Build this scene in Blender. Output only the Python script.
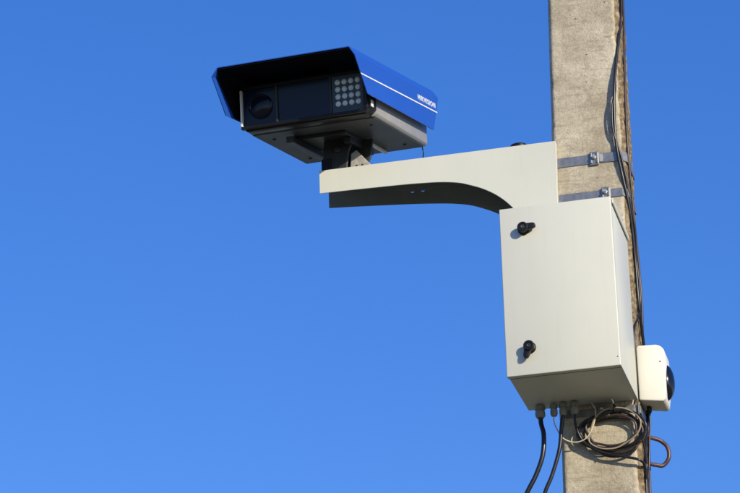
import bpy, bmesh, math, random
from mathutils import Vector, Matrix, noise
random.seed(7)
for o in list(bpy.data.objects): bpy.data.objects.remove(o)
scn = bpy.context.scene
col = scn.collection
# local frame used below: origin = cabinet's lower front left corner, X right, Y back, Z up (metres)
G = Vector((-0.19, -0.375, 4.0))

# ------------------------------------------------------------------ camera
cam_d = bpy.data.cameras.new('Camera'); cam = bpy.data.objects.new('Camera', cam_d); col.objects.link(cam)
PITCH, YAW, ROLL = math.radians(22.9936), math.radians(-13.6114), math.radians(-1.4792)
_f = Vector((math.sin(YAW)*math.cos(PITCH), math.cos(YAW)*math.cos(PITCH), math.sin(PITCH)))
_r = Vector((math.cos(YAW), -math.sin(YAW), 0)); _u = _r.cross(_f)
_R, _U = math.cos(ROLL)*_r + math.sin(ROLL)*_u, -math.sin(ROLL)*_r + math.cos(ROLL)*_u
cam.matrix_world = Matrix.Translation(Vector((1.2024, -6.4326, -2.3952)) + G) @ Matrix((_R, _U, -_f)).transposed().to_4x4()
cam_d.sensor_fit = 'HORIZONTAL'; cam_d.sensor_width = 36; cam_d.lens = 2681.47/740*36
cam_d.clip_start = .05; cam_d.clip_end = 3000
scn.camera = cam
scn.render.resolution_x, scn.render.resolution_y = 1024, 682

# ------------------------------------------------------------------ sky and sun
SUN_AZ, SUN_EL = math.radians(47.5), math.radians(18.5)      # to the right of the cabinet's front normal
sd = Vector((math.sin(SUN_AZ)*math.cos(SUN_EL), -math.cos(SUN_AZ)*math.cos(SUN_EL), math.sin(SUN_EL)))
w = bpy.data.worlds.new('World'); scn.world = w; w.use_nodes = True
nt = w.node_tree; nt.nodes.clear()
sky = nt.nodes.new('ShaderNodeTexSky'); sky.sky_type = 'NISHITA'; sky.sun_disc = False
sky.sun_elevation = SUN_EL; sky.sun_rotation = math.atan2(sd.x, sd.y)
sky.altitude = 200; sky.air_density = 1.0; sky.dust_density = .3; sky.ozone_density = 6.0
bg = nt.nodes.new('ShaderNodeBackground'); bg.inputs[1].default_value = .15
wo = nt.nodes.new('ShaderNodeOutputWorld')
hs = nt.nodes.new('ShaderNodeHueSaturation'); hs.inputs['Hue'].default_value = .514; hs.inputs['Saturation'].default_value = 1.13
nt.links.new(sky.outputs[0], hs.inputs['Color']); gm = nt.nodes.new('ShaderNodeGamma'); gm.inputs[1].default_value = .7; nt.links.new(hs.outputs[0], gm.inputs[0])
hs2 = nt.nodes.new('ShaderNodeHueSaturation'); hs2.inputs['Hue'].default_value = .511; hs2.inputs['Saturation'].default_value = 1.11; hs2.inputs['Value'].default_value = 1.5
nt.links.new(gm.outputs[0], hs2.inputs['Color']); nt.links.new(hs2.outputs[0], bg.inputs[0]); nt.links.new(bg.outputs[0], wo.inputs[0])
sl = bpy.data.lights.new('sun', 'SUN'); sl.energy = 3.8; sl.angle = math.radians(.5); sl.color = (1, .88, .66)
so = bpy.data.objects.new('sun', sl); col.objects.link(so); so.location = (5, -6, 8)
so.rotation_euler = (-sd).to_track_quat('-Z', 'Y').to_euler()
scn.view_settings.view_transform = 'Standard'; scn.view_settings.look = 'None'
scn.view_settings.exposure = .34; scn.view_settings.gamma = 1; scn.view_settings.use_curve_mapping = False

# ------------------------------------------------------------------ materials
def newmat(name):
    m = bpy.data.materials.new(name); m.use_nodes = True
    return m, m.node_tree.nodes, m.node_tree.links, m.node_tree.nodes['Principled BSDF']
def mat(name, c, rough=.5, metal=0, var=.06, scale=18, bump=0, bscale=300, spec=.5, coat=0, streak=0, dirt=(.30,.25,.18)):
    m, N, L, b = newmat(name)
    b.inputs['Roughness'].default_value = rough; b.inputs['Metallic'].default_value = metal
    b.inputs['Specular IOR Level'].default_value = spec; b.inputs['Coat Weight'].default_value = coat
    tc = N.new('ShaderNodeTexCoord')
    n = N.new('ShaderNodeTexNoise'); n.inputs['Scale'].default_value = scale; n.inputs['Detail'].default_value = 6
    L.new(tc.outputs['Object'], n.inputs['Vector'])
    r = N.new('ShaderNodeValToRGB'); r.color_ramp.elements[0].position = .3; r.color_ramp.elements[1].position = .7
    r.color_ramp.elements[0].color = (*[x*(1-var) for x in c], 1); r.color_ramp.elements[1].color = (*[min(1, x*(1+var)) for x in c], 1)
    L.new(n.outputs[0], r.inputs[0]); out = r.outputs[0]
    if streak:
        mp = N.new('ShaderNodeMapping'); mp.inputs['Scale'].default_value = (38, 38, 3.0); L.new(tc.outputs['Object'], mp.inputs[0])
        s = N.new('ShaderNodeTexNoise'); s.inputs['Scale'].default_value = 1; s.inputs['Detail'].default_value = 5; s.inputs['Roughness'].default_value = .65
        L.new(mp.outputs[0], s.inputs['Vector'])
        q = N.new('ShaderNodeMapRange'); q.inputs[1].default_value = .52; q.inputs[2].default_value = .80; q.inputs[4].default_value = streak
        L.new(s.outputs[0], q.inputs[0])
        mx = N.new('ShaderNodeMixRGB'); L.new(q.outputs[0], mx.inputs[0]); L.new(out, mx.inputs[1]); mx.inputs[2].default_value = (*dirt, 1); out = mx.outputs[0]
    L.new(out, b.inputs['Base Color'])
    rr = N.new('ShaderNodeMapRange'); rr.inputs[3].default_value = max(.02, rough*.8); rr.inputs[4].default_value = min(1, rough*1.2)
    L.new(n.outputs[0], rr.inputs[0]); L.new(rr.outputs[0], b.inputs['Roughness'])
    if bump:
        n2 = N.new('ShaderNodeTexNoise'); n2.inputs['Scale'].default_value = bscale; n2.inputs['Detail'].default_value = 3
        L.new(tc.outputs['Object'], n2.inputs['Vector'])
        bp = N.new('ShaderNodeBump'); bp.inputs['Strength'].default_value = bump; bp.inputs['Distance'].default_value = .001
        L.new(n2.outputs[0], bp.inputs['Height']); L.new(bp.outputs[0], b.inputs['Normal'])
    return m
M = {}
M['cream'] = mat('cream_powder_coat', (.62, .63, .56), .42, var=.025, scale=5, bump=.12, bscale=900, streak=.07)
M['armcream'] = mat('cream_powder_coat_arm', (.62, .63, .555), .42, var=.03, scale=5, bump=.12, bscale=900, streak=.09)
M['cheekshade'] = mat('grey_green_painted_shade', (.19, .205, .195), .5, var=.10, scale=14, streak=.2)  # arm's inner shade put into the rear cheek's colour
M['hoodshade'] = mat('matt_black_hood_shade', (.006, .006, .010), .8, var=.2, spec=.1)  # near-black of the added sheet that stands for shade under the hood
M['shell'] = mat('white_housing_plastic', (.78, .77, .69), .42, var=.02, scale=12, streak=.05)
M['white'] = mat('white_painted_highlight', (.86, .85, .77), .38, var=.02, scale=12, streak=.05)  # bright spots of light on the traffic camera, painted as white parts
M['blue'] = mat('blue_paint', (.017, .095, .52), .38, var=.05, scale=7, bump=.06, bscale=700, coat=.15)
M['grey'] = mat('grey_anodised', (.36, .355, .35), .45, .2, var=.07, scale=25, bump=.1, bscale=800)
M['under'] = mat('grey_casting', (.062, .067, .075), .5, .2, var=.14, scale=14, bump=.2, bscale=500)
M['black'] = mat('black_plastic', (.009, .009, .011), .42, var=.25, scale=30, bump=.1, spec=.3)
M['blackm'] = mat('black_bracket_paint', (.03, .032, .035), .45, .1, var=.25, scale=30, bump=.15)
M['rubber'] = mat('black_cable_jacket', (.012, .012, .017), .33, var=.3, scale=40)
M['brown'] = mat('brown_cable_jacket', (.050, .034, .032), .4, var=.3, scale=40)
M['wirewhite'] = mat('white_wire_jacket', (.62, .58, .45), .45, var=.12, scale=40)
M['redbrown'] = mat('reddish_cable_jacket', (.085, .042, .040), .42, var=.25, scale=40)
M['tan'] = mat('tan_cable_jacket', (.30, .25, .18), .45, var=.2, scale=40)
M['gland'] = mat('grey_gland_plastic', (.22, .22, .20), .5, var=.12, scale=40)
M['steel'] = mat('galvanised_band', (.24, .25, .26), .40, .55, var=.18, scale=60, bump=.15, bscale=400)
M['zinc'] = mat('bright_zinc', (.72, .70, .66), .3, .75, var=.15, scale=80)
M['alu'] = mat('cast_aluminium', (.58, .56, .52), .45, .5, var=.2, scale=60, bump=.2, bscale=400)
M['glass'] = mat('dark_navy_glass', (.005, .012, .036), .16, var=.1, scale=10, spec=.22)
M['lensglass'] = mat('lens_glass', (.007, .010, .020), .12, var=.1, scale=10, spec=.3)
M['led'] = mat('led_lens', (.80, .88, .92), .22, var=.1, scale=90, coat=.6)
M['ledboard'] = mat('led_panel_board', (.014, .036, .065), .3, var=.2, scale=20)
M['stripe'] = mat('white_stripe_print', (.80, .83, .85), .4, var=.03)
M['smoke'] = mat('smoked_dome', (.006, .008, .014), .16, var=.1, scale=10, spec=.5)

def concrete():
    m, N, L, b = newmat('weathered_concrete'); b.inputs['Roughness'].default_value = .93; b.inputs['Specular IOR Level'].default_value = .25
    tc = N.new('ShaderNodeTexCoord'); P = tc.outputs['Object']
    def nz(scale, det=6, ro=.6, sc=None):
        n = N.new('ShaderNodeTexNoise'); n.inputs['Scale'].default_value = scale; n.inputs['Detail'].default_value = det; n.inputs['Roughness'].default_value = ro
        if sc:
            mp = N.new('ShaderNodeMapping'); mp.inputs['Scale'].default_value = sc; L.new(P, mp.inputs[0]); L.new(mp.outputs[0], n.inputs['Vector'])
        else: L.new(P, n.inputs['Vector'])
        return n.outputs[0]
    def ramp(src, stops):
        r = N.new('ShaderNodeValToRGB'); L.new(src, r.inputs[0]); e = r.color_ramp.elements
        e[0].position, e[0].color = stops[0][0], (*stops[0][1], 1); e[1].position, e[1].color = stops[-1][0], (*stops[-1][1], 1)
        for p, c in stops[1:-1]: x = e.new(p); x.color = (*c, 1)
        return r.outputs[0]
    def mix(f, a, c, mode='MIX'):
        x = N.new('ShaderNodeMixRGB'); x.blend_type = mode
        (L.new(f, x.inputs[0]) if hasattr(f, 'links') else setattr(x.inputs[0], 'default_value', f))
        L.new(a, x.inputs[1]); (L.new(c, x.inputs[2]) if hasattr(c, 'links') else setattr(x.inputs[2], 'default_value', (*c, 1)))
        return x.outputs[0]
    def rng(src, a, c, lo=0, hi=1):
        q = N.new('ShaderNodeMapRange'); L.new(src, q.inputs[0]); q.inputs[1].default_value = a; q.inputs[2].default_value = c; q.inputs[3].default_value = lo; q.inputs[4].default_value = hi
        return q.outputs[0]
    base = ramp(nz(9, 8), [(.28, (.37, .32, .24)), (.48, (.52, .465, .36)), (.70, (.64, .585, .47))])
    fine = ramp(nz(140, 5, .7), [(.28, (.52, .49, .44)), (.5, (.95, .95, .94)), (.7, (1.12, 1.11, 1.08))])
    c = mix(.6, base, fine, 'MULTIPLY')
    c = mix(.55, c, ramp(nz(420, 3, .8), [(.32, (.55, .53, .50)), (.5, (1, 1, 1)), (.68, (1.22, 1.21, 1.19))]), 'MULTIPLY')
    # horizontal board marks and smears
    brd = nz(1, 8, .75, (9, 9, 95)); c = mix(rng(brd, .53, .74, 0, .75), c, (.22, .175, .115))
    c = mix(rng(nz(1, 4, .6, (30, 30, 4)), .6, .8, 0, .35), c, (.20, .17, .13))
    c = mix(rng(nz(46, 6, .7), .50, .72, 0, .55), c, (.26, .21, .145))
    # pale lime patches
    c = mix(rng(nz(22, 6, .6), .60, .78, 0, .5), c, (.50, .46, .38))
    # pits
    v = N.new('ShaderNodeTexVoronoi'); v.inputs['Scale'].default_value = 60; v.inputs['Randomness'].default_value = 1; wv = N.new('ShaderNodeVectorMath'); wv.operation = 'MULTIPLY_ADD'; wn = N.new('ShaderNodeTexNoise'); wn.inputs['Scale'].default_value = 40; L.new(P, wn.inputs['Vector']); L.new(wn.outputs['Color'], wv.inputs[0]); wv.inputs[1].default_value = (.022, .022, .022); L.new(P, wv.inputs[2]); L.new(wv.outputs[0], v.inputs['Vector'])
    gate = rng(nz(23, 3), .58, .66); pit = rng(v.outputs['Distance'], .10, .20, 1, 0)
    pm = N.new('ShaderNodeMath'); pm.operation = 'MULTIPLY'; L.new(gate, pm.inputs[0]); L.new(pit, pm.inputs[1])
    c = mix(pm.outputs[0], c, (.13, .105, .075))
    # exposed aggregate on the side faces (faces whose own normal points along X)
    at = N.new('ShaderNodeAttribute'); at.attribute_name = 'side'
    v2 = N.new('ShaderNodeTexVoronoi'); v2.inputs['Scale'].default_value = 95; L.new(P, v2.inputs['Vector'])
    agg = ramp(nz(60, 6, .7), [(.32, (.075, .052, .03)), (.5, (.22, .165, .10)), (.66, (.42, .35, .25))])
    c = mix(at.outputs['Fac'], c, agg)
    L.new(c, b.inputs['Base Color'])
    add = N.new('ShaderNodeMath'); add.operation = 'MULTIPLY_ADD'; L.new(brd, add.inputs[0]); add.inputs[1].default_value = .8; L.new(nz(160, 5, .7), add.inputs[2])
    sub = N.new('ShaderNodeMath'); sub.operation = 'MULTIPLY_ADD'; L.new(pm.outputs[0], sub.inputs[0]); sub.inputs[1].default_value = -1.2; L.new(add.outputs[0], sub.inputs[2])
    bp = N.new('ShaderNodeBump'); bp.inputs['Strength'].default_value = .8; bp.inputs['Distance'].default_value = .003
    L.new(sub.outputs[0], bp.inputs['Height']); L.new(bp.outputs[0], b.inputs['Normal'])
    return m
M['concrete'] = concrete()
def groundmat():
    m, N, L, b = newmat('dry_grass_ground'); b.inputs['Roughness'].default_value = 1
    tc = N.new('ShaderNodeTexCoord'); n = N.new('ShaderNodeTexNoise'); n.inputs['Scale'].default_value = .8; n.inputs['Detail'].default_value = 10
    L.new(tc.outputs['Object'], n.inputs['Vector'])
    r = N.new('ShaderNodeValToRGB'); e = r.color_ramp.elements
    e[0].position, e[0].color = .35, (.09, .095, .04, 1); e[1].position, e[1].color = .65, (.24, .20, .12, 1)
    L.new(n.outputs[0], r.inputs[0]); L.new(r.outputs[0], b.inputs['Base Color']); return m
M['ground'] = groundmat()

# ------------------------------------------------------------------ builders
def T(root): return root.matrix_basis.translation.copy() if root else Vector((0, 0, 0))
def wpos(o):
    v = Vector((0, 0, 0))
    while o: v += o.location; o = o.parent
    return v
def obj(name, bm, m, parent=None, mtx=None, smooth=False, origin=None, raw=False):
    """bm in the local frame (or in mtx's frame) -> one linked mesh object"""
    if mtx is not None: bm.transform(mtx)
    pw = wpos(parent)
    org = (Vector(origin) + G) if origin is not None else pw
    bm.transform(Matrix.Translation((Vector() if raw else G) - org))
    bmesh.ops.recalc_face_normals(bm, faces=bm.faces[:])
    me = bpy.data.meshes.new(name); bm.to_mesh(me); bm.free()
    if smooth:
        for p in me.polygons: p.use_smooth = True
        if smooth != 'all': me.set_sharp_from_angle(angle=math.radians(35))
    me.materials.append(M[m]); o = bpy.data.objects.new(name, me); col.objects.link(o)
    o.parent = parent; o.location = org - pw
    return o
def tag(o, label, cat, group=None):
    o['label'] = label; o['category'] = cat
    if group: o['group'] = group
    return o
def thing(name, label, cat, base, group=None):
    o = bpy.data.objects.new(name, None); col.objects.link(o); o.location = Vector(base) + G; o.empty_display_size = .05
    return tag(o, label, cat, group)
def B(): return bmesh.new()
def box(bm, lo, hi, bev=0, seg=2):
    t = B(); bmesh.ops.create_cube(t, size=1)
    lo, hi = Vector(lo), Vector(hi)
    t.transform(Matrix.Translation((lo+hi)/2) @ Matrix.Diagonal((*(hi-lo), 1)))
    if bev: bmesh.ops.bevel(t, geom=t.edges[:], offset=bev, segments=seg, affect='EDGES', profile=.5)
    me = bpy.data.meshes.new('t'); t.to_mesh(me); t.free(); bm.from_mesh(me); bpy.data.meshes.remove(me); return bm
def prism(bm, pts, axis, a, c, bev=0, seg=1):
    """polygon pts (2D) extruded along axis from a to c; axis 'y': pts=(x,z); 'x': (y,z); 'z': (x,y)"""
    t = B()
    def P(p, h): return {'y': (p[0], h, p[1]), 'x': (h, p[0], p[1]), 'z': (p[0], p[1], h)}[axis]
    v0 = [t.verts.new(P(p, a)) for p in pts]; v1 = [t.verts.new(P(p, c)) for p in pts]; n = len(pts)
    t.faces.new(v0); t.faces.new(v1[::-1])
    for i in range(n): t.faces.new((v0[i], v1[i], v1[(i+1) % n], v0[(i+1) % n]))
    bmesh.ops.recalc_face_normals(t, faces=t.faces[:])
    if bev: bmesh.ops.bevel(t, geom=t.edges[:], offset=bev, segments=seg, affect='EDGES', profile=.5)
    me = bpy.data.meshes.new('t'); t.to_mesh(me); t.free(); bm.from_mesh(me); bpy.data.meshes.remove(me); return bm
def lathe(bm, prof, o, axis, seg=28):
    """prof = [(radius, height)...] turned round axis through o"""
    ax = Vector(axis).normalized(); q = Vector((0, 0, 1)).rotation_difference(ax); rings = []
    for r, h in prof:
        if r <= 1e-6: rings.append([bm.verts.new(Vector(o)+q @ Vector((0, 0, h)))]); continue
        rings.append([bm.verts.new(Vector(o)+q @ Vector((r*math.cos(2*math.pi*i/seg), r*math.sin(2*math.pi*i/seg), h))) for i in range(seg)])
    for A, C in zip(rings, rings[1:]):
        for i in range(seg):
            j = (i+1) % seg
            if len(A) == 1 and len(C) == 1: continue
            if len(A) == 1: bm.faces.new((A[0], C[i], C[j]))
            elif len(C) == 1: bm.faces.new((A[i], A[j], C[0]))
            else: bm.faces.new((A[i], A[j], C[j], C[i]))
    for A in (rings[0], rings[-1]):
        if len(A) > 1: bm.faces.new(A)
    return bm
def cr(pts, n=10):
    P = [Vector(p) for p in pts]; P = [P[0]*2-P[1]] + P + [P[-1]*2-P[-2]]; out = []
    for i in range(1, len(P)-2):
        a, b_, c, d = P[i-1:i+3]
        for k in range(n):
            t = k/n
            out.append(.5*((2*b_)+(c-a)*t+(2*a-5*b_+4*c-d)*t*t+(3*b_-a-3*c+d)*t**3))
    return out + [P[-2]]
def tube(bm, pts, r, seg=10, n=10, smooth=True):
    pp = cr(pts, n) if smooth else [Vector(p) for p in pts]
    tan = [(pp[min(i+1, len(pp)-1)]-pp[max(i-1, 0)]).normalized() for i in range(len(pp))]
    nrm = tan[0].orthogonal().normalized(); rings = []
    for i, p in enumerate(pp):
        if i: nrm = (tan[i-1].rotation_difference(tan[i]) @ nrm)
        nrm = (nrm-tan[i]*nrm.dot(tan[i])).normalized(); bn = tan[i].cross(nrm)
        rings.append([bm.verts.new(p+r*(math.cos(2*math.pi*k/seg)*nrm+math.sin(2*math.pi*k/seg)*bn)) for k in range(seg)])
    for A, C in zip(rings, rings[1:]):
        for k in range(seg): bm.faces.new((A[k], A[(k+1) % seg], C[(k+1) % seg], C[k]))
    bm.faces.new(rings[0]); bm.faces.new(rings[-1]); return bm
def cable(name, label, cat, pts, r, m, group=None, n=10):
    o = obj(name, tube(B(), pts, r, n=n), m, None, smooth='all', origin=pts[0]); return tag(o, label, cat, group)

# ------------------------------------------------------------------ ground (out of frame, carries the pole)
gb = B(); box(gb, (-600, -600, -.5), (600, 600, 0)); go = obj('ground', gb, 'ground', raw=True); go['kind'] = 'structure'

# ------------------------------------------------------------------ concrete pole
YF, YB = .300, .452                      # front and rear face
def xl(z): return .0804+(z+.2225)/1.4654*.032
def xr(z): return .2813+(z+.2429)/1.457*.0177
def outline(z, off=0):
    a, b_ = xl(z), xr(z)+.014
    return [(a-off, YB-.012), (a-off, YF+.010), (a+.010-off*.4, YF-off), (b_-.014+off*.4, YF-off), (b_+off, YF+.014), (b_+off, YB-.012), (b_-.012+off*.4, YB+off), (a+.012-off*.4, YB+off)]
def make_pole():
    root = thing('utility_pole', 'square weathered concrete pole carrying the cabinet and camera arm', 'utility pole', (.19, .375, -4.0))
    bm = B(); lay = bm.verts.layers.float.new('side')
    nseg = [10, 3, 34, 5, 26, 3, 12, 3]
    zs = [-4.25]+[-4.0+i*.25 for i in range(14)]+[-.5+i*.0052 for i in range(366)]+[1.42+i*.3 for i in range(13)]
    rows = []
    for z in zs:
        ol = outline(z); row = []
        for k in range(8):
            p, q = Vector(ol[k]), Vector(ol[(k+1) % 8])
            for s in range(nseg[k]):
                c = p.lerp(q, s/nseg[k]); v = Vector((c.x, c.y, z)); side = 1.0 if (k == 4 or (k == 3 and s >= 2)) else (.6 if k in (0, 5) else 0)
                d = Vector((q-p).normalized().yx.to_3d()); nrm = Vector((-(q-p).normalized().y, (q-p).normalized().x, 0))
                if nrm.dot(Vector((c.x-.19, c.y-.375, 0))) < 0: nrm = -nrm
                amp = .0032 if k in (4, 3, 5) else .0007
                h = noise.fractal(v*42, 1, 2, 4)*amp + noise.noise(v*6)*.0012
                if k == 3: h -= max(0, noise.noise(v*Vector((1, 1, 1))*24+Vector((3, 9, 4)))-.12)*.014   # chipped arris
                if k == 1: h -= max(0, noise.noise(v*30)-.3)*.008
                v += nrm*h; bv = bm.verts.new(v); bv[lay] = side; row.append(bv)
        rows.append(row)
    for A, C in zip(rows, rows[1:]):
        n = len(A)
        for i in range(n): bm.faces.new((A[i], A[(i+1) % n], C[(i+1) % n], C[i]))
    bm.faces.new(rows[0]); bm.faces.new(rows[-1])
    obj('shaft', bm, 'concrete', root, smooth='all')
    return root
make_pole()

# ------------------------------------------------------------------ steel straps round the pole
def strap(z, h, label, bx, tail=True):
    root = thing('steel_strap', label, 'strap', (bx, YF-.002, z), 'steel straps round the pole')
    bm = B(); oi, oo = outline(z, .0016), outline(z, .0032); n = 8
    vs = [[bm.verts.new((p[0], p[1], z+dz)) for p in ol] for ol in (oi, oo) for dz in (-h/2, h/2)]
    for i in range(n):
        j = (i+1) % n
        bm.faces.new((vs[2][i], vs[2][j], vs[3][j], vs[3][i])); bm.faces.new((vs[0][i], vs[1][i], vs[1][j], vs[0][j]))
        bm.faces.new((vs[1][i], vs[3][i], vs[3][j], vs[1][j])); bm.faces.new((vs[0][i], vs[0][j], vs[2][j], vs[2][i]))
    obj('band', bm, 'steel', root)
    y = YF-.0034
    bm = B(); box(bm, (bx-.013, y-.004, z-h/2-.006), (bx+.013, y, z+h/2+.006), .0012); box(bm, (bx-.011, y-.007, z-h/2-.002), (bx-.006, y-.0042, z+h/2+.002), .001); box(bm, (bx+.006, y-.007, z-h/2-.002), (bx+.011, y-.0042, z+h/2+.002), .001)
    bk = obj('buckle', bm, 'steel', root)
    bm = B(); lathe(bm, [(.0062, 0), (.0062, .005), (.0045, .0058), (.0045, .012), (.003, .0135)], (bx, y-.004, z+.002), (0, -1, 0), 6)
    obj('screw', bm, 'zinc', bk)
    if tail:
        bm = B(); t = [(bx+.014, y-.0035), (bx+.024, y-.001), (bx+.045, y-.0005), (bx+.045, y+.0005), (bx+.024, y), (bx+.014, y-.0025)]
        prism(bm, t, 'z', z-h/2+.002, z+h/2-.002); obj('band_tail', bm, 'steel', root)
strap(.7255, .028, 'galvanised steel strap on the pole beside the top of the arm', .221)
strap(.6165, .024, 'galvanised steel strap on the pole just above the cabinet top', .247, False)
strap(-.0150, .020, 'galvanised steel strap on the pole just below the cabinet', .200)

# ------------------------------------------------------------------ equipment cabinet
W, H, D = .300, .475, .290
def make_cabinet():
    root = thing('equipment_cabinet', 'cream metal cabinet with two black latches strapped to the pole', 'cabinet', (W/2, D, 0))
    bm = B(); box(bm, (.0015, .0205, .0050), (W-.0015, D, H-.0015), .0025); obj('shell', bm, 'cream', root, smooth=True)
    bm = B(); box(bm, (0, 0, 0), (W, .0185, H), .0028, 3); d = obj('door', bm, 'cream', root, smooth=True)
    bm = B(); box(bm, (.004, .0186, .004), (W-.004, .0204, H-.004)); obj('door_gasket', bm, 'black', root)
    bm = B(); box(bm, (.003, .0206, .0036), (W-.003, .0300, .0052), .0004); obj('door_gap_shade', bm, 'black', root)  # black strip added for the shadow line under the door
    bm = B(); box(bm, (-.001, .019, H-.0014), (W+.004, D+.002, H+.002), .0008); box(bm, (W+.0005, .019, H-.012), (W+.004, D+.002, H-.0014), .0008); obj('roof_lip', bm, 'cream', root)
    def latch(x, z, ang):
        bm = B(); lathe(bm, [(.0160, 0), (.0165, .003), (.0150, .0055), (.0128, .0065), (.0128, .016), (.0142, .0175), (.0142, .0215), (.0125, .0230), (.0085, .0230), (.0080, .0212), (0, .0212)], (x, 0, z), (0, -1, 0)); l = obj('latch', bm, 'black', root, smooth=True)
        bm = B(); prism(bm, [(.004, -.0105), (.026, -.0080), (.0325, -.0055), (.0345, 0), (.0325, .0055), (.026, .0080), (.004, .0105)], 'y', -.0190, -.0095, .0018, 2); bm.transform(Matrix.Translation((x, 0, z)) @ Matrix.Rotation(ang, 4, 'Y'))
        obj('wing_lever', bm, 'black', l, smooth=True)
        bm = B(); lathe(bm, [(.0055, 0), (.0055, .0016), (.0035, .002), (.0012, .0008), (0, .0008)], (x, -.0212, z), (0, -1, 0), 16); obj('key_plug', bm, 'blackm', l, smooth=True)
    latch(.0650, .4085, math.radians(-6)); latch(.0655, .0735, math.radians(108))
    for x, z in ((W-.0072, .0240),):
        bm = B(); lathe(bm, [(.0018, 0), (.0016, .0008), (0, .001)], (x, .0002, z), (0, -1, 0), 10); obj('rivet', bm, 'blackm', root)
    for z in (.06, .40):
        bm = B(); box(bm, (.02, D, z), (.28, YF-.0005, z+.03), .001); obj('mounting_rail', bm, 'steel', root)
    for x, y, r in ((.0395, .252, .0118), (.0775, .248, .0085), (.1020, .250, .0090), (.1330, .250, .0090)):
        bm = B(); lathe(bm, [(r*1.25, .001), (r*1.25, -.010), (r*1.02, -.011), (r*1.02, -.016)], (x, y, 0), (0, 0, 1), 6)
        g = obj('cable_gland', bm, 'gland', root, smooth=True)
        bm = B(); lathe(bm, [(r*1.15, -.0155), (r*1.18, -.026), (r*.85, -.032), (r*.5, -.033)], (x, y, 0), (0, 0, 1), 20); obj('gland_nut', bm, 'gland', g, smooth=True)
make_cabinet()

# ------------------------------------------------------------------ bracket arm (open-ended inverted channel with curved gusset cheeks)
def make_arm():
    root = thing('bracket_arm', 'cream sheet metal arm with curved underside reaching left from the pole', 'bracket arm', (.105, .38, .49))
    top = .7875
    curve = [(-.566, .7168), (-.48, .7158), (-.3895, .7138), (-.315, .7118), (-.2564, .7088), (-.2200, .7060), (-.1875, .7015), (-.1600, .6955), (-.1365, .6872), (-.1000, .6715), (-.0666, .6515), (-.0390, .6290), (-.0148, .6025), (.0030, .5750), (.0140, .5450), (.0190, .5150), (.0200, .4810)]
    dense = [(p.x, p.z) for p in cr([(x, 0, z) for x, z in curve], 4)]
    def yb(x): return min(.460, .386+(x+.566)*.140)
    pts = [(-.5665, top), *dense, (.1110, .4810), (.1178, top)]
    bm = B(); prism(bm, pts, 'y', .2800, .2828, .0009); obj('front_cheek', bm, 'armcream', root)
    # rear cheek: same outline, toed out towards the pole, with two slotted holes near the middle
    cu = bpy.data.curves.new('c', 'CURVE'); cu.dimensions = '2D'; cu.fill_mode = 'BOTH'; cu.extrude = .0014
    def spl(P):
        s = cu.splines.new('POLY'); s.points.add(len(P)-1); s.use_cyclic_u = True
        for k, (x, z) in enumerate(P): s.points[k].co = (x, z, 0, 1)
    spl([(-.5665, top-.003), *dense, (.0960, .4810), (.0960, top-.003)])
    for cx, cz in ((-.3270, .7490), (-.2975, .7505)):
        spl([(cx+sx*.0030+.0018*math.cos(a), cz+.0016*math.sin(a)) for sx, rng in ((1, range(-90, 91, 30)), (-1, range(90, 271, 30))) for a in [math.radians(d) for d in rng]])
    oc = bpy.data.objects.new('c', cu); col.objects.link(oc); dg = bpy.context.evaluated_depsgraph_get(); me = bpy.data.meshes.new_from_object(oc.evaluated_get(dg))
    bm = B(); bm.from_mesh(me); bpy.data.objects.remove(oc); bpy.data.meshes.remove(me)
    for v in bm.verts: v.co = Vector((v.co.x, yb(v.co.x)+v.co.z, v.co.y))
    obj('rear_cheek', bm, 'cheekshade', root)  # dark colour carries the shade inside the channel
    bm = B(); prism(bm, [(-.5662, .2803), (.1175, .2803), (.0970, .2990), (.0955, .4585), (-.0390, yb(-.039)+.0014), (-.5662, yb(-.566)+.0014)], 'z', top-.0030, top-.0002); obj('top_plate', bm, 'armcream', root)
    bm = B(); prism(bm, [(.1110-.0028, .482), (.1110, .482), (.1178, top-.004), (.1178-.0028, top-.004)], 'y', .2829, .2955); obj('return_flange', bm, 'armcream', root)
    bm = B(); prism(bm, [(.0900, .482), (.0935, .482), (.0990, top-.004), (.0955, top-.004)], 'y', .2990, .4580); obj('root_plate', bm, 'armcream', root)
    for z in (.53, .68):
        bm = B(); box(bm, (.0925, .33, z-.015), (xl(z)+.002, .41, z+.015)); obj('spacer_block', bm, 'armcream', root)
    bm = B(); lathe(bm, [(.026, 0), (.027, .008), (.024, .0125), (.012, .0145), (0, .0145)], (.008, .309, top-.0008), (0, 0, 1)); obj('grommet', bm, 'black', root, smooth=True)
make_arm()

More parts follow.
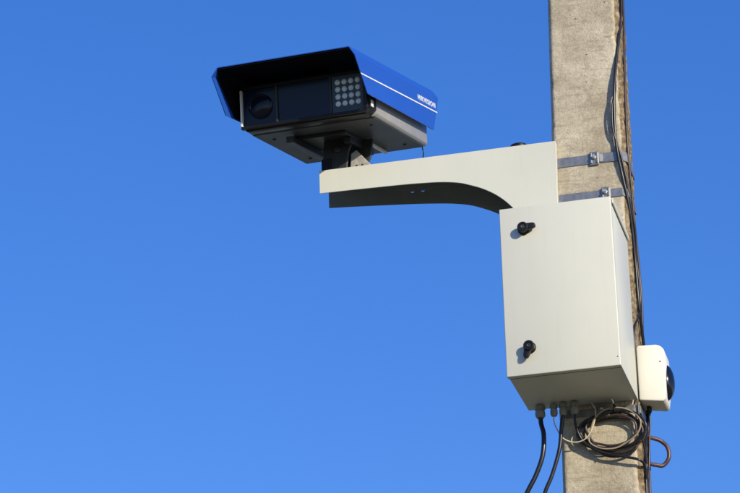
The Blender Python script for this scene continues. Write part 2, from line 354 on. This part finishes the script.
# ------------------------------------------------------------------ traffic camera
cX, cY, cZ = Vector((.9889, -.1400, -.0491)), Vector((.1467, .9722, .1822)), Vector((.0223, -.1874, .9820))
cX.normalize(); cY = (cY-cX*cY.dot(cX)).normalized(); cZ = cX.cross(cY)
CM = Matrix.Translation((-.5285, .335, .9055)) @ Matrix((cX, cY, cZ)).transposed().to_4x4()
BW, BL, BH = .1966, .2261, .128            # half width, half length, height of the housing
def make_camera():
    root = thing('traffic_camera', 'blue hooded traffic camera with white light grid on the arm end', 'camera', (-.495, .335, .7875))
    P = lambda name, bm, m, par=root, **k: obj(name, bm, m, par, mtx=CM.copy(), **k)
    # housing: light grey side walls, darker cast underside
    bm = B(); prism(bm, [(-BW, .010), (-BW+.007, .0025), (BW-.007, .0025), (BW, .010), (BW, BH-.01), (BW-.01, BH), (-BW+.01, BH), (-BW, BH-.01)], 'y', -BL+.052, BL, .0022, 2); body = P('housing', bm, 'grey', smooth=True)
    bm = B(); box(bm, (-BW+.010, -BL+.056, -.0010), (BW-.010, BL-.010, .004), .002); P('belly_plate', bm, 'under', body)
    for x in (-.150, .150):
        for y in (-.10, .16):
            bm = B(); lathe(bm, [(.005, 0), (.005, -.002), (.002, -.0025), (.0018, -.0012), (0, -.0012)], (x, y, -.001), (0, 0, 1), 12); P('belly_screw', bm, 'blackm', body)
    bm = B(); box(bm, (.0705, .055, -.010), (.0780, .200, -.0011), .001); P('belly_rail', bm, 'white', body)  # this rail is white to paint in a bright glint
    bm = B(); box(bm, (-.0775, .055, -.013), (-.0705, .200, -.0011), .001); P('belly_rail', bm, 'alu', body)
    # black front bezel
    f0, f1 = -BL, -BL+.0518
    bm = B(); prism(bm, [(-BW-.001, .014), (-BW+.013, .0005), (BW-.018, .0005), (BW+.001, .018), (BW+.001, .126), (BW-.004, .1305), (-BW+.004, .1305), (-BW-.001, .126)], 'y', f0+.008, f1, .002, 2); bz = P('bezel', bm, 'black', smooth=True)
    # raised rim pieces round the three windows
    z0, z1 = .0125, .1190
    for lo, hi, nm, m in (((-BW+.003, f0-.006, .004), (BW-.004, f0+.0078, z0), 'rim_bar', 'black'), ((-BW+.003, f0-.002, z1), (BW-.004, f0+.0078, .128), 'rim_bar', 'black'),
                       ((-BW+.002, f0-.006, z0+.0003), (-BW+.0075, f0+.0078, z1-.0003), 'rim_post', 'white'), ((BW-.016, f0-.006, z0+.0003), (BW-.004, f0+.0078, z1-.0003), 'rim_post', 'black'),  # left post white: its sunlit edge is put into the colour
                       ((-.0865, f0-.004, z0+.0003), (-.0795, f0+.0078, z1-.0003), 'rim_post', 'blackm'), ((.0795, f0-.003, z0+.0003), (.0850, f0+.0078, z1-.0003), 'rim_post', 'blackm')):
        bm = B(); box(bm, lo, hi, .0012); P(nm, bm, m, bz)
    bm = B(); box(bm, (-BW+.0078, f0+.004, z0), (-.0868, f0+.0082, z1), .0005); P('side_window', bm, 'glass', bz)
    bm = B(); lathe(bm, [(.036, 0), (.036, .0035), (.033, .0045), (.031, .0030), (.024, .0042), (.014, .0058), (0, .0066)], (-.134, f0+.004, .066), (0, -1, 0), 40); P('lens', bm, 'lensglass', bz, smooth=True)
    bm = B(); box(bm, (-.0792, f0+.001, z0), (.0792, f0+.0082, z1), .0008); P('middle_window', bm, 'glass', bz)
    bm = B(); box(bm, (.0853, f0+.001, z0), (BW-.0163, f0+.0082, z1), .0006); lp = P('light_panel', bm, 'ledboard', bz)
    for i in range(4):
        for j in range(4):
            x, z = .1040+i*.0203, .0375+j*.0208
            bm = B(); lathe(bm, [(.0086, 0), (.0082, .002), (.0064, .0038), (.0034, .005), (0, .0053)], (x, f0+.0009, z), (0, -1, 0), 16); obj('light', bm, 'led', bz, mtx=CM.copy(), smooth='all')
    # white block added for the light seen through a gap at the bezel
    bm = B(); box(bm, (BW-.003, f0+.0095, .020), (BW+.0025, f0+.027, .040), .001); P('gap_light_block', bm, 'white', bz)
    # rear cover
    bm = B(); box(bm, (-BW+.01, BL, .012), (BW-.01, BL+.008, BH-.008), .003); P('rear_cover', bm, 'under', body)
    # hood: blue folded sheet, side skirts raked at both ends, rising slightly to the rear
    hw, tz = .2166, .0015
    def dz(y): return (y+.37)*.039
    prof = lambda y, zt, zc, zb: [(-hw, zb), (-hw, zc), (-hw+.017, zt), (hw-.017, zt), (hw, zc), (hw, zb)]
    fr = [(-hw, -.2855, .0375), (-hw, -.3690, .1310), (-hw+.017, -.3660, .1560), (hw-.017, -.3660, .1560), (hw, -.3690, .1310), (hw, -.2855, .0375)]
    re = [(-hw, .2317, .0500), (-hw, .2815, .1580), (-hw+.017, .2815, .1830), (hw-.017, .2815, .1830), (hw, .2815, .1580), (hw, .2317, .0500)]
    bm = B(); a = [bm.verts.new(p) for p in fr]; c = [bm.verts.new(p) for p in re]
    for i in range(5): bm.faces.new((a[i], a[i+1], c[i+1], c[i]))
    bmesh.ops.recalc_face_normals(bm, faces=bm.faces[:])
    if bm.faces[2].normal.z < 0: bmesh.ops.reverse_faces(bm, faces=bm.faces[:])
    bmesh.ops.solidify(bm, geom=bm.faces[:], thickness=.0022)
    hood = P('hood', bm, 'blue')
    # black sheet added as the hood's inner shade, leaving the skirts' front strip blue
    t1 = .0048
    fl = [(-hw+t1, -.2300, .0415), (-hw+t1, -.3350, .1295), (-hw+.017+.002, -.3640, .1560-t1), (hw-.017-.002, -.3640, .1560-t1), (hw-t1, -.3350, .1295), (hw-t1, -.2300, .0415)]
    rl = [(-hw+t1, .2250, .0520), (-hw+t1, .2780, .1560), (-hw+.019, .2780, .1830-t1), (hw-.019, .2780, .1830-t1), (hw-t1, .2780, .1560), (hw-t1, .2250, .0520)]
    bm = B(); a = [bm.verts.new(p) for p in fl]; c = [bm.verts.new(p) for p in rl]
    for i in range(5): bm.faces.new((a[i], a[i+1], c[i+1], c[i]))
    bmesh.ops.recalc_face_normals(bm, faces=bm.faces[:])
    if bm.faces[2].normal.z < 0: bmesh.ops.reverse_faces(bm, faces=bm.faces[:])
    bmesh.ops.solidify(bm, geom=bm.faces[:], thickness=.0015)
    P('hood_shade_sheet', bm, 'hoodshade', hood)
    # skirt: point on the right skirt from (u along y, v up) and text/stripe thickness outwards
    for s in (1, -1):
        bm = B(); x0, x1 = sorted((s*(hw+.0001), s*(hw+.0009)))
        sh = 0 if s > 0 else .015; prism(bm, [(-.3318+sh, .0862), (-.3290+sh, .0828), (.2650, .1085), (.2665, .1122)], 'x', x0, x1); P('stripe', bm, 'stripe', hood)
    # maker's lettering on both skirts
    for s in (1, -1):
        cu = bpy.data.curves.new('t', 'FONT'); cu.body = 'HIKVISION'; cu.size = .034; cu.space_character = 1.22; cu.offset = .0006; cu.extrude = .0004; cu.align_x = 'CENTER'; cu.align_y = 'CENTER'
        oc = bpy.data.objects.new('t', cu); col.objects.link(oc); dg = bpy.context.evaluated_depsgraph_get(); me = bpy.data.meshes.new_from_object(oc.evaluated_get(dg))
        bm = B(); bm.from_mesh(me); bpy.data.objects.remove(oc); bpy.data.meshes.remove(me)
        wd = max(v.co.x for v in bm.verts)-min(v.co.x for v in bm.verts); k = .142/wd
        bm.transform(Matrix.Diagonal((k, .64, 1, 1)))
        R = Matrix(((0, 0, s, s*(hw+.0005)), (s, 0, 0, .1810), (0, 1, 0, .1240), (0, 0, 0, 1)))
        for v in bm.verts:
            x = v.co.x*s; v.co.y += x*.039
        bm.transform(R); P('lettering', bm, 'stripe', hood)
    # hood struts to the housing
    for y in (-.12, .16):
        bm = B(); box(bm, (-.03, y-.015, BH-.001), (.03, y+.015, .152+dz(y)), .001); P('hood_strut', bm, 'blackm', hood)
    # ---- tilt mount between housing and arm
    bm = B(); box(bm, (-.092, -.095, -.012), (.068, .120, -.0011), .002); box(bm, (-.092, -.15, -.030), (-.070, .120, -.0121), .002); box(bm, (.046, -.06, -.030), (.068, .120, -.0121), .002)
    mp = P('mount_plate', bm, 'blackm')
    A = lambda name, bm, m, par, **k: obj(name, bm, m, par, **k)
    bm = B(); box(bm, (-.560, .296, .7874), (-.428, .372, .7930), .001); bp_ = A('base_plate', bm, 'alu', root)
    # yoke: two dark cheeks and a pivot drum
    bm = B(); prism(bm, [(-.562, .793), (-.4905, .793), (-.4850, .842), (-.4700, .885), (-.555, .897), (-.560, .850)], 'y', .302, .312, .002); A('yoke_cheek', bm, 'blackm', bp_)
    bm = B(); prism(bm, [(-.550, .793), (-.455, .793), (-.432, .850), (-.425, .905), (-.555, .900), (-.560, .850)], 'y', .356, .366, .002); A('yoke_cheek', bm, 'blackm', bp_)
    bm = B(); lathe(bm, [(.030, -.022), (.030, .022)], (-.505, .334, .862), (0, 1, 0), 32); A('pivot_drum', bm, 'black', bp_, smooth=True)
    bm = B(); lathe(bm, [(.0105, 0), (.0105, .007), (.006, .008), (.006, .012), (0, .012)], (-.517, .302, .856), (0, -1, 0), 6); A('pivot_bolt', bm, 'blackm', bp_)
    bm = B(); box(bm, (-.563, .2945, .7932), (-.535, .3018, .829), .0015); A('stop_block', bm, 'black', bp_)
    bm = B(); prism(bm, [(-.485, .793), (-.424, .793), (-.4250, .808), (-.466, .858), (-.482, .846)], 'y', .318, .350, .002); A('gusset', bm, 'alu', bp_)
    for x in (-.462, -.445):
        bm = B(); lathe(bm, [(.006, 0), (.006, .005), (.0035, .0055), (.0035, .010), (0, .010)], (x, .305, .7930), (0, 0, 1), 6); A('bolt', bm, 'blackm', bp_)
make_camera()

# ------------------------------------------------------------------ small white side camera on the pole's right face
def make_side_camera():
    root = thing('side_camera', 'small white rounded camera with dark domed front behind the cabinet', 'camera', (.300, .37, .085))
    x0, x1, y0, y1, z0, z1 = .2995, .3765, .306, .396, .003, .164
    prof = []
    def arc(cx, cz, r, a0, a1, n=6): return [(cx+r*math.cos(math.radians(a0+(a1-a0)*i/n)), cz+r*math.sin(math.radians(a0+(a1-a0)*i/n))) for i in range(n+1)]
    prof = [(x0, z0+.006), (x0, z1-.006), (x0+.006, z1)] + arc(x1-.028, z1-.030, .028, 85, 15, 7) + [(x1, z1-.060), (x1-.004, z0+.022)] + arc(x1-.018, z0+.008, .012, 10, -80, 5) + [(x0+.012, z0+.004)]
    bm = B(); prism(bm, prof, 'y', y0, y1, .0035, 3); h = obj('housing', bm, 'shell', root, smooth=True)
    # visor rim and smoked dome
    bm = B(); t = B(); bmesh.ops.create_uvsphere(bm, u_segments=32, v_segments=20, radius=1)
    t.free(); bm.transform(Matrix.Translation((x1-.0065, (y0+y1)/2, .066)) @ Matrix.Diagonal((.0225, .034, .050, 1))); obj('dome', bm, 'smoke', root, smooth='all')
    bm = B(); lathe(bm, [(.0026, 0), (.0024, .0012), (0, .0015)], (x1-.014, y0+.0002, z1-.052), (0, -1, 0), 12); obj('screw', bm, 'gland', root)
    bm = B(); box(bm, (xr(.08)+.0105, .350, .035), (x0+.002, .395, .140), .001); obj('wall_bracket', bm, 'gland', root)
    bm = B(); lathe(bm, [(.0065, .004), (.0065, -.012), (.004, -.016)], (.318, .36, z0), (0, 0, 1), 14); obj('cable_gland', bm, 'black', root, smooth=True)
make_side_camera()

# ------------------------------------------------------------------ cables
FX = lambda z: xr(z)+.014
cable('power_cable', 'thick black cable from the leftmost gland curving out past the left of the pole', 'cable',
      [(.0395, .252, -.031), (.041, .250, -.050), (.0475, .243, -.085), (.0425, .240, -.140), (.022, .240, -.193), (-.005, .240, -.241), (-.040, .25, -.31), (-.055, .28, -.45), (.00, .33, -.70), (xl(-1.2)-.006, .37, -1.2), (xl(-2.5)-.007, .37, -2.5), (xl(-3.97)-.007, .37, -3.98)], .0064, 'rubber')
cable('data_cable', 'black cable running down close along the left edge of the pole', 'cable',
      [(.1020, .250, -.031), (.098, .250, -.045), (.094, .250, -.073), (.086, .250, -.127), (.063, .250, -.195), (.041, .250, -.243), (.018, .26, -.32), (.015, .29, -.46), (.04, .33, -.70), (xl(-1.2)-.006, .39, -1.2), (xl(-2.5)-.007, .39, -2.5), (xl(-3.97)-.007, .39, -3.98)], .0054, 'rubber')
cable('white_wire', 'thin white wire hanging in a small loop under the cabinet', 'wire',
      [(.0775, .248, -.031), (.0745, .255, -.042), (.080, .262, -.063), (.0965, .268, -.091), (.128, .272, -.103), (.158, .270, -.094), (.1775, .267, -.064), (.186, .268, -.030), (.183, .275, -.010), (.176, .27, .0005)], .0017, 'wirewhite')
cable('signal_cable', 'black cable sagging from a gland across the pole to its right edge', 'cable',
      [(.1330, .250, -.031), (.1310, .256, -.050), (.135, .268, -.075), (.152, .275, -.107), (.198, .277, -.137), (.256, .278, -.155), (.296, .284, -.168), (FX(-.19)+.006, .322, -.188), (FX(-.3)+.007, .34, -.30), (FX(-.6)+.006, .345, -.6), (FX(-2)+.006, .345, -2.0), (FX(-3.97)+.006, .345, -3.98)], .0037, 'rubber')
def coil():
    root = thing('cable_coil', 'tangled coil of dark cables tied to the pole under the cabinet', 'cable coil', (.224, .29, -.080))
    rnd = random.Random(5)
    strands = (('rubber', .0036, .066, .287, 0, 0, 0), ('brown', .0032, .059, .281, -.004, .003, .2), ('rubber', .0036, .072, .276, .006, .002, .4), ('brown', .0030, .069, .291, .010, -.004, .9),
               ('tan', .0024, .066, .272, .010, .004, 2.0), ('rubber', .0036, .076, .2835, .006, -.002, 2.6))
    for i, (m, r, R, oy, ox, oz, tw) in enumerate(strands):
        cx, cz = .2225+ox, -.080+oz*1.6; ph = rnd.uniform(0, 6.28); ex = 1.12+rnd.uniform(-.10, .08)
        pts = []
        for k in range(15):
            a = 2*math.pi*k/13.5; rr = R*(1+.12*math.sin(2*a+ph)+.05*math.sin(3*a+ph*2)+.02*math.sin(7*a+ph*3))*(1-.012*k/3)
            px, pz = rr*ex*math.cos(a+1.3+tw), rr*.78*math.sin(a+1.3+tw)
            y = oy+.007*math.sin(a+ph)-max(0, (cx+px)-.290)*.1
            pts.append((cx+px, min(y, YF-.005), min(cz+pz, -.004)))
        obj('loop', tube(B(), pts, r, n=6), m, root, smooth='all')
    bm = B(); tube(bm, [(.236, .2995, -.030), (.236, .266, -.030), (.237, .262, -.018), (.236, .266, -.008), (.236, .2995, -.008)], .0020, seg=6); obj('tie', bm, 'black', root)
    bm = B(); tube(bm, [(.2365, .264, -.010), (.2335, .258, .000), (.231, .250, .0012)], .0022, seg=6); obj('tie_tail', bm, 'zinc', root)
coil()
cable('loose_loop', 'brown cable loop sticking out to the right of the pole', 'cable',
      [(FX(-.05)+.002, .36, -.055), (FX(-.07)+.010, .375, -.072), (.3356, .395, -.0800), (.3545, .400, -.100), (.3560, .400, -.130), (.3390, .398, -.150), (.3180, .385, -.150), (FX(-.15)+.003, .37, -.158), (FX(-.2)+.003, .37, -.25), (FX(-.5)+.004, .37, -.5), (FX(-2)+.004, .37, -2.0), (FX(-3.97)+.004, .37, -3.98)], .0056, 'redbrown')
cable('riser_cable', 'black cable weaving down the right front edge of the pole', 'cable',
      [(FX(4)+.004, .38, 4.2), (FX(2.6)+.006, .38, 2.6), (.3240, .37, 1.60), (.3215, .352, 1.27), (.3075, .310, 1.09), (.2935, .286, .955), (.2870, .2835, .865), (.2845, .2880, .790), (.2880, .2905, .725), (.2965, .2945, .66), (.3060, .312, .58), (.3085, .335, .50), (.3080, .352, .42), (.3085, .362, .30), (.3085, .390, .24), (.3070, .430, .17), (.3065, .438, .08), (.3055, .425, .0), (.3040, .36, -.08), (FX(-.2)+.004, .326, -.24), (FX(-.5)+.004, .33, -.5), (FX(-2)+.004, .325, -2.0), (FX(-3.97)+.004, .325, -3.98)], .0042, 'rubber')
cable('riser_cable', 'thinner brown cable running down the right face of the pole beside the black one', 'cable',
      [(FX(4)+.004, .41, 4.2), (FX(2.6)+.004, .41, 2.6), (.3225, .395, 1.50), (.3200, .372, 1.20), (.3150, .345, 1.00), (.3125, .330, .86), (.3115, .330, .74), (.3120, .345, .64), (.3120, .365, .52), (.3130, .385, .42), (.3130, .392, .32), (.3090, .400, .24), (.3035, .430, .17), (.3030, .433, .06), (.3030, .425, -.04), (.3030, .40, -.14), (FX(-.3)+.004, .395, -.3), (FX(-.6)+.004, .395, -.6), (FX(-2)+.004, .395, -2.0), (FX(-3.97)+.004, .395, -3.98)], .0034, 'brown')
cable('riser_cable', 'thin black cable twisted loosely against the thicker cable at the pole edge', 'cable',
      [(FX(4)+.004, .395, 4.2), (FX(2.6)+.004, .395, 2.6), (.3215, .384, 1.60), (.3235, .345, 1.30), (.3120, .322, 1.12), (.2960, .293, 1.00), (.2935, .289, .93), (.2825, .2795, .87), (.2800, .2820, .80), (.2925, .2945, .74), (.3020, .3015, .68), (.3085, .320, .60), (.3135, .345, .52), (.3095, .371, .44), (.3120, .374, .36), (.3105, .372, .30), (.3080, .335, .255), (.3005, .3030, .215), (.2975, .2985, .15), (.2965, .2980, .05), (.2965, .2990, -.03), (.3000, .306, -.08), (.3035, .33, -.15), (FX(-.26)+.004, .370, -.28), (FX(-.6)+.004, .381, -.6), (FX(-2)+.004, .381, -2.0), (FX(-3.97)+.004, .381, -3.98)], .0028, 'rubber')  # run between cabinet and side camera added as the gap's dark shade
cable('side_camera_lead', 'thin black lead hanging straight down from the small white camera', 'cable',
      [(.318, .36, -.015), (.3175, .36, -.040), (.3130, .357, -.090), (.3080, .352, -.160), (FX(-.24)+.004, .356, -.26), (FX(-.6)+.004, .358, -.6), (FX(-2)+.004, .358, -2.0), (FX(-3.97)+.004, .358, -3.98)], .0026, 'rubber')
# lead from the rear of the traffic camera into the arm
p0 = CM @ Vector((.172, BL+.004, .016))
cable('camera_lead', 'short dark lead from the rear of the traffic camera down to the arm', 'cable',
      [tuple(p0), tuple(p0+Vector((.004, .010, -.012))), tuple(p0+Vector((.006, .004, -.045))), (p0.x+.004, min(.43, p0.y-.03), .7876)], .0018, 'rubber')
